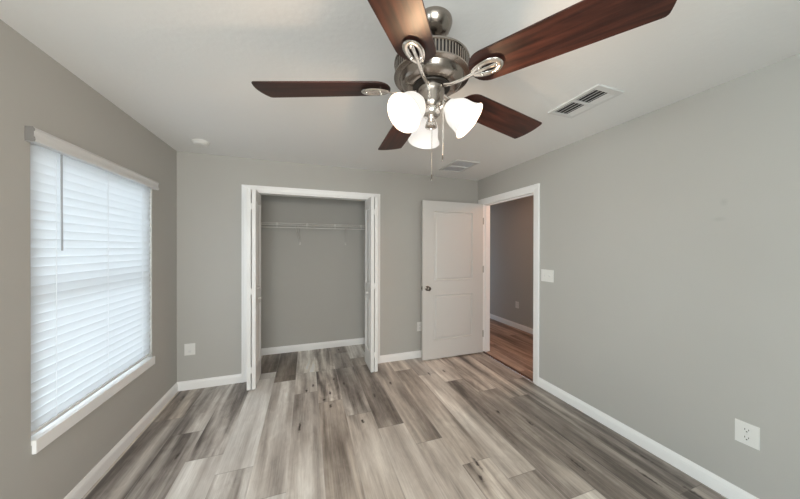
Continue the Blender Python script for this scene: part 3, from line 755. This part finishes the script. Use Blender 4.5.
# supply register with two banks of louvres
vx0, vx1, vy0, vy1 = 2.888, 3.121, -2.200, -1.842
v1 = empty('ceiling_vent', ((vx0 + vx1) / 2, (vy0 + vy1) / 2, H), 'white ceiling register with two banks of dark slots near the right wall', 'ceiling vent')
cx, cy = (vx0 + vx1) / 2, (vy0 + vy1) / 2
hx, hy = (vx1 - vx0) / 2, (vy1 - vy0) / 2
bm = bmesh.new(); m_ = 0.026
for (a, b, c, d) in ((-hx, -hx + m_, -hy, hy), (hx - m_, hx, -hy, hy), (-hx + m_, hx - m_, -hy, -hy + m_ + 0.012), (-hx + m_, hx - m_, hy - m_, hy), (-hx + m_, hx - m_, -0.009, 0.009)):
    box(bm, a, b, c, d, -0.011, -0.0005, 0.002)
obj('frame', bm, M_grille, v1)
obj('duct_backing', nb(-hx + m_, hx - m_, -hy + m_, hy - m_, -0.0009, -0.0004), M_dark, v1)
for (c, d) in ((-hy + m_ + 0.012, -0.009), (0.009, hy - m_)):
    bm = bmesh.new(); n = 6
    for i in range(n):
        x = -hx + m_ + (2 * hx - 2 * m_) * (i + 0.5) / n
        tl = math.radians(-24 if i < 4 else 16)
        box(bm, -0.0105, 0.0105, c, d, -0.0008, 0.0008, M=Matrix.Translation((x, 0, -0.0065)) @ Matrix.Rotation(tl, 4, 'Y'))
    obj('louvres', bm, M_grille, v1)

# flat return grille by the far wall
gx0, gx1, gy0, gy1 = 2.805, 3.111, -0.722, -0.306
v2 = empty('ceiling_vent', ((gx0 + gx1) / 2, (gy0 + gy1) / 2, H), 'flat pale grey ceiling grille above the open door', 'ceiling vent')
hx, hy = (gx1 - gx0) / 2, (gy1 - gy0) / 2; m_ = 0.022
bm = bmesh.new()
for (a, b, c, d) in ((-hx, -hx + m_, -hy, hy), (hx - m_, hx, -hy, hy), (-hx + m_, hx - m_, -hy, -hy + m_), (-hx + m_, hx - m_, hy - m_, hy), (-hx + m_, hx - m_, -0.006, 0.006)):
    box(bm, a, b, c, d, -0.012, -0.0005, 0.002)
obj('frame', bm, M_grille, v2)
obj('duct_backing', nb(-hx + m_, hx - m_, -hy + m_, hy - m_, -0.0009, -0.0004), M_grille2, v2)
bm = bmesh.new()
for i in range(22):
    y = -hy + m_ + (2 * hy - 2 * m_) * (i + 0.5) / 22
    box(bm, -hx + m_, hx - m_, -0.008, 0.008, -0.0006, 0.0006, M=Matrix.Translation((0, y, -0.006)) @ Matrix.Rotation(math.radians(14), 4, 'X'))
obj('louvres', bm, M_grille2, v2)

# ------------------------------------------------------------------ electrical plates
def plate_frame(c, n):
    """matrix: local x = along wall, local y = up, local z = out of the wall"""
    n = Vector(n); up = Vector((0, 0, 1)); x = up.cross(n).normalized()
    return Matrix(((x.x, up.x, n.x, c[0]), (x.y, up.y, n.y, c[1]), (x.z, up.z, n.z, c[2]), (0, 0, 0, 1)))
def set_mat(o, M): o.matrix_world = M; return o
def plate(name, label, cat, c, n, w, h, group=None):
    r = bpy.data.objects.new(name, None); COL.objects.link(r); r.matrix_world = plate_frame(c, n); r.empty_display_size = 0.05
    tag(r, label, cat, group)
    obj('wall_plate', nb(-w / 2, w / 2, -h / 2, h / 2, 0.0008, 0.006, 0.0022), M_plastic, r)
    return r
def duplex(r, s=1.0):
    for q in (-1, 1):
        cy_ = q * 0.0195 * s
        pts = [(0.0165 * s * math.copysign(min(1, abs(math.cos(t)) * 1.25), math.cos(t)), cy_ + 0.0145 * s * math.sin(t)) for t in [2 * PI * i / 24 for i in range(24)]]
        rc = obj('receptacle', prism(bmesh.new(), pts, 0.005, 0.0078), M_plastic, r)
        bm = box(bmesh.new(), -0.0075 * s, -0.0052 * s, cy_ - 0.001, cy_ + 0.0075 * s, 0.0074, 0.0081)
        box(bm, 0.0052 * s, 0.0075 * s, cy_ - 0.001, cy_ + 0.0065 * s, 0.0074, 0.0081)
        lathe(bm, [(0, 0.0074), (0.0028 * s, 0.0074), (0.0028 * s, 0.0081), (0, 0.0081)], 12, Matrix.Translation((0, cy_ - 0.0075 * s, 0)))
        obj('slots', bm, M_dark, rc)
    obj('screw', lathe(bmesh.new(), [(0, 0.005), (0.003, 0.005), (0.0028, 0.0070), (0, 0.0074)], 12), M_grille, r)
r = plate('electrical_outlet', 'white duplex outlet low on the right wall, nearest the viewer', 'electrical outlet', (W, -2.5445, 0.4195), (-1, 0, 0), 0.091, 0.124)
duplex(r, 1.12)
r = plate('electrical_outlet', 'white outlet low on the far wall, half hidden behind the open door', 'electrical outlet', (2.678, 0, 0.415), (0, -1, 0), 0.072, 0.122)
duplex(r)
r = plate('electrical_outlet', 'small white outlet on the hallway wall beyond the doorway', 'electrical outlet', (HX1, 0.655, 0.43), (-1, 0, 0), 0.08, 0.120)
duplex(r)
r = plate('wall_jack', 'square white cable jack plate low on the far wall near the left corner', 'wall jack', (0.1125, 0, 0.414), (0, -1, 0), 0.094, 0.119)
obj('jack_insert', nb(-0.012, 0.012, -0.032, -0.012, 0.0055, 0.0075, 0.001), M_grille, r)
obj('jack_insert', nb(-0.010, 0.010, 0.008, 0.024, 0.0055, 0.0075, 0.001), M_plastic, r)
r = plate('light_switch', 'white double light switch on the right wall beside the doorway', 'light switch', (W, -1.2055, 1.180), (-1, 0, 0), 0.150, 0.124)
for q in (-0.030, 0.030):
    bm = box(bmesh.new(), q - 0.0055, q + 0.0055, -0.012, 0.012, 0.0055, 0.0068)
    box(bm, -0.0035, 0.0035, -0.005, 0.005, 0, 0.011, 0.001, Matrix.Translation((q, 0.002, 0.0058)) @ Matrix.Rotation(math.radians(-28), 4, 'X'))
    obj('toggle', bm, M_grille, r)

# ------------------------------------------------------------------ closet wire shelf
SZ, SY0, SY1 = 1.782, 0.450, CLY - 0.008
sx0, sx1 = CLX0 + 0.012, CLX1 - 0.012
sh = empty('wire_shelf', ((sx0 + sx1) / 2, CLY, SZ), 'white ventilated wire shelf across the inside of the closet', 'wire shelf')
bm = bmesh.new()
for (y, z, r_) in ((SY0, SZ, 0.0040), (SY0 - 0.004, SZ - 0.027, 0.0036), (SY1, SZ, 0.0035), ((SY0 + SY1) / 2, SZ - 0.003, 0.003)):
    tube(bm, [(sx0, y, z), (sx1, y, z)], r_, 8)
n = 56
for i in range(n):
    x = sx0 + 0.012 + (sx1 - sx0 - 0.024) * i / (n - 1)
    tube(bm, [(x, SY1, SZ + 0.002), (x, SY0, SZ + 0.002), (x, SY0 - 0.004, SZ - 0.027)], 0.0018, 5)
put(obj('wire_deck', bm, M_wire, smooth=60), sh)
put(obj('hanging_rail', tube(bmesh.new(), [(sx0, SY0 + 0.004, SZ - 0.056), (sx1, SY0 + 0.004, SZ - 0.056)], 0.0055, 10), M_wire, smooth=60), sh)
for (xf, xw) in ((1.105, 1.160), (1.762, 1.797)):
    bm = bmesh.new()
    tube(bm, [(xf, SY0 - 0.002, SZ - 0.027), (xf, SY0 + 0.012, SZ - 0.034), (xw, CLY - 0.010, 1.535), (xw, CLY - 0.004, 1.522)], 0.0045, 8)
    tube(bm, [(xf + 0.03, SY0 + 0.10, SZ - 0.006), (xw, CLY - 0.010, 1.540)], 0.0032, 8)
    box(bm, xw - 0.009, xw + 0.009, CLY - 0.006, CLY - 0.001, 1.508, 1.548)
    put(obj('support_brace', bm, M_wire, smooth=50), sh)
for x in (0.89, 1.253, 1.615, 1.973):
    bm = nb(x - 0.007, x + 0.007, SY0 - 0.010, SY0 + 0.006, SZ - 0.031, SZ + 0.006, 0.002)
    tube(bm, [(x, SY0 - 0.004, SZ - 0.028), (x, SY0 - 0.006, SZ - 0.050), (x, SY0 + 0.004, SZ - 0.064)], 0.003, 6)
    put(obj('shelf_clip', bm, M_plastic), sh)
for x0, x1 in ((CLX0 + 0.001, CLX0 + 0.013), (CLX1 - 0.013, CLX1 - 0.001)):
    put(obj('end_piece', nb(x0, x1, SY0 - 0.014, SY0 + 0.020, SZ - 0.038, SZ + 0.008, 0.002), M_plastic), sh)

# hallway ceiling light, out of view behind the doorway head
hl = empty('hall_ceiling_light', (4.60, -0.85, H), 'flush ceiling light in the hallway', 'ceiling light')
obj('light_base', lathe(bmesh.new(), [(0, -0.0005), (0.12, -0.0005), (0.12, -0.03), (0, -0.03)], 32), M_nickel, hl, 40)
obj('diffuser', lathe(bmesh.new(), [(0.112, -0.030), (0.108, -0.050), (0.085, -0.075), (0.045, -0.092), (0, -0.097), (0, -0.030)], 32), M_shade, hl, 40)
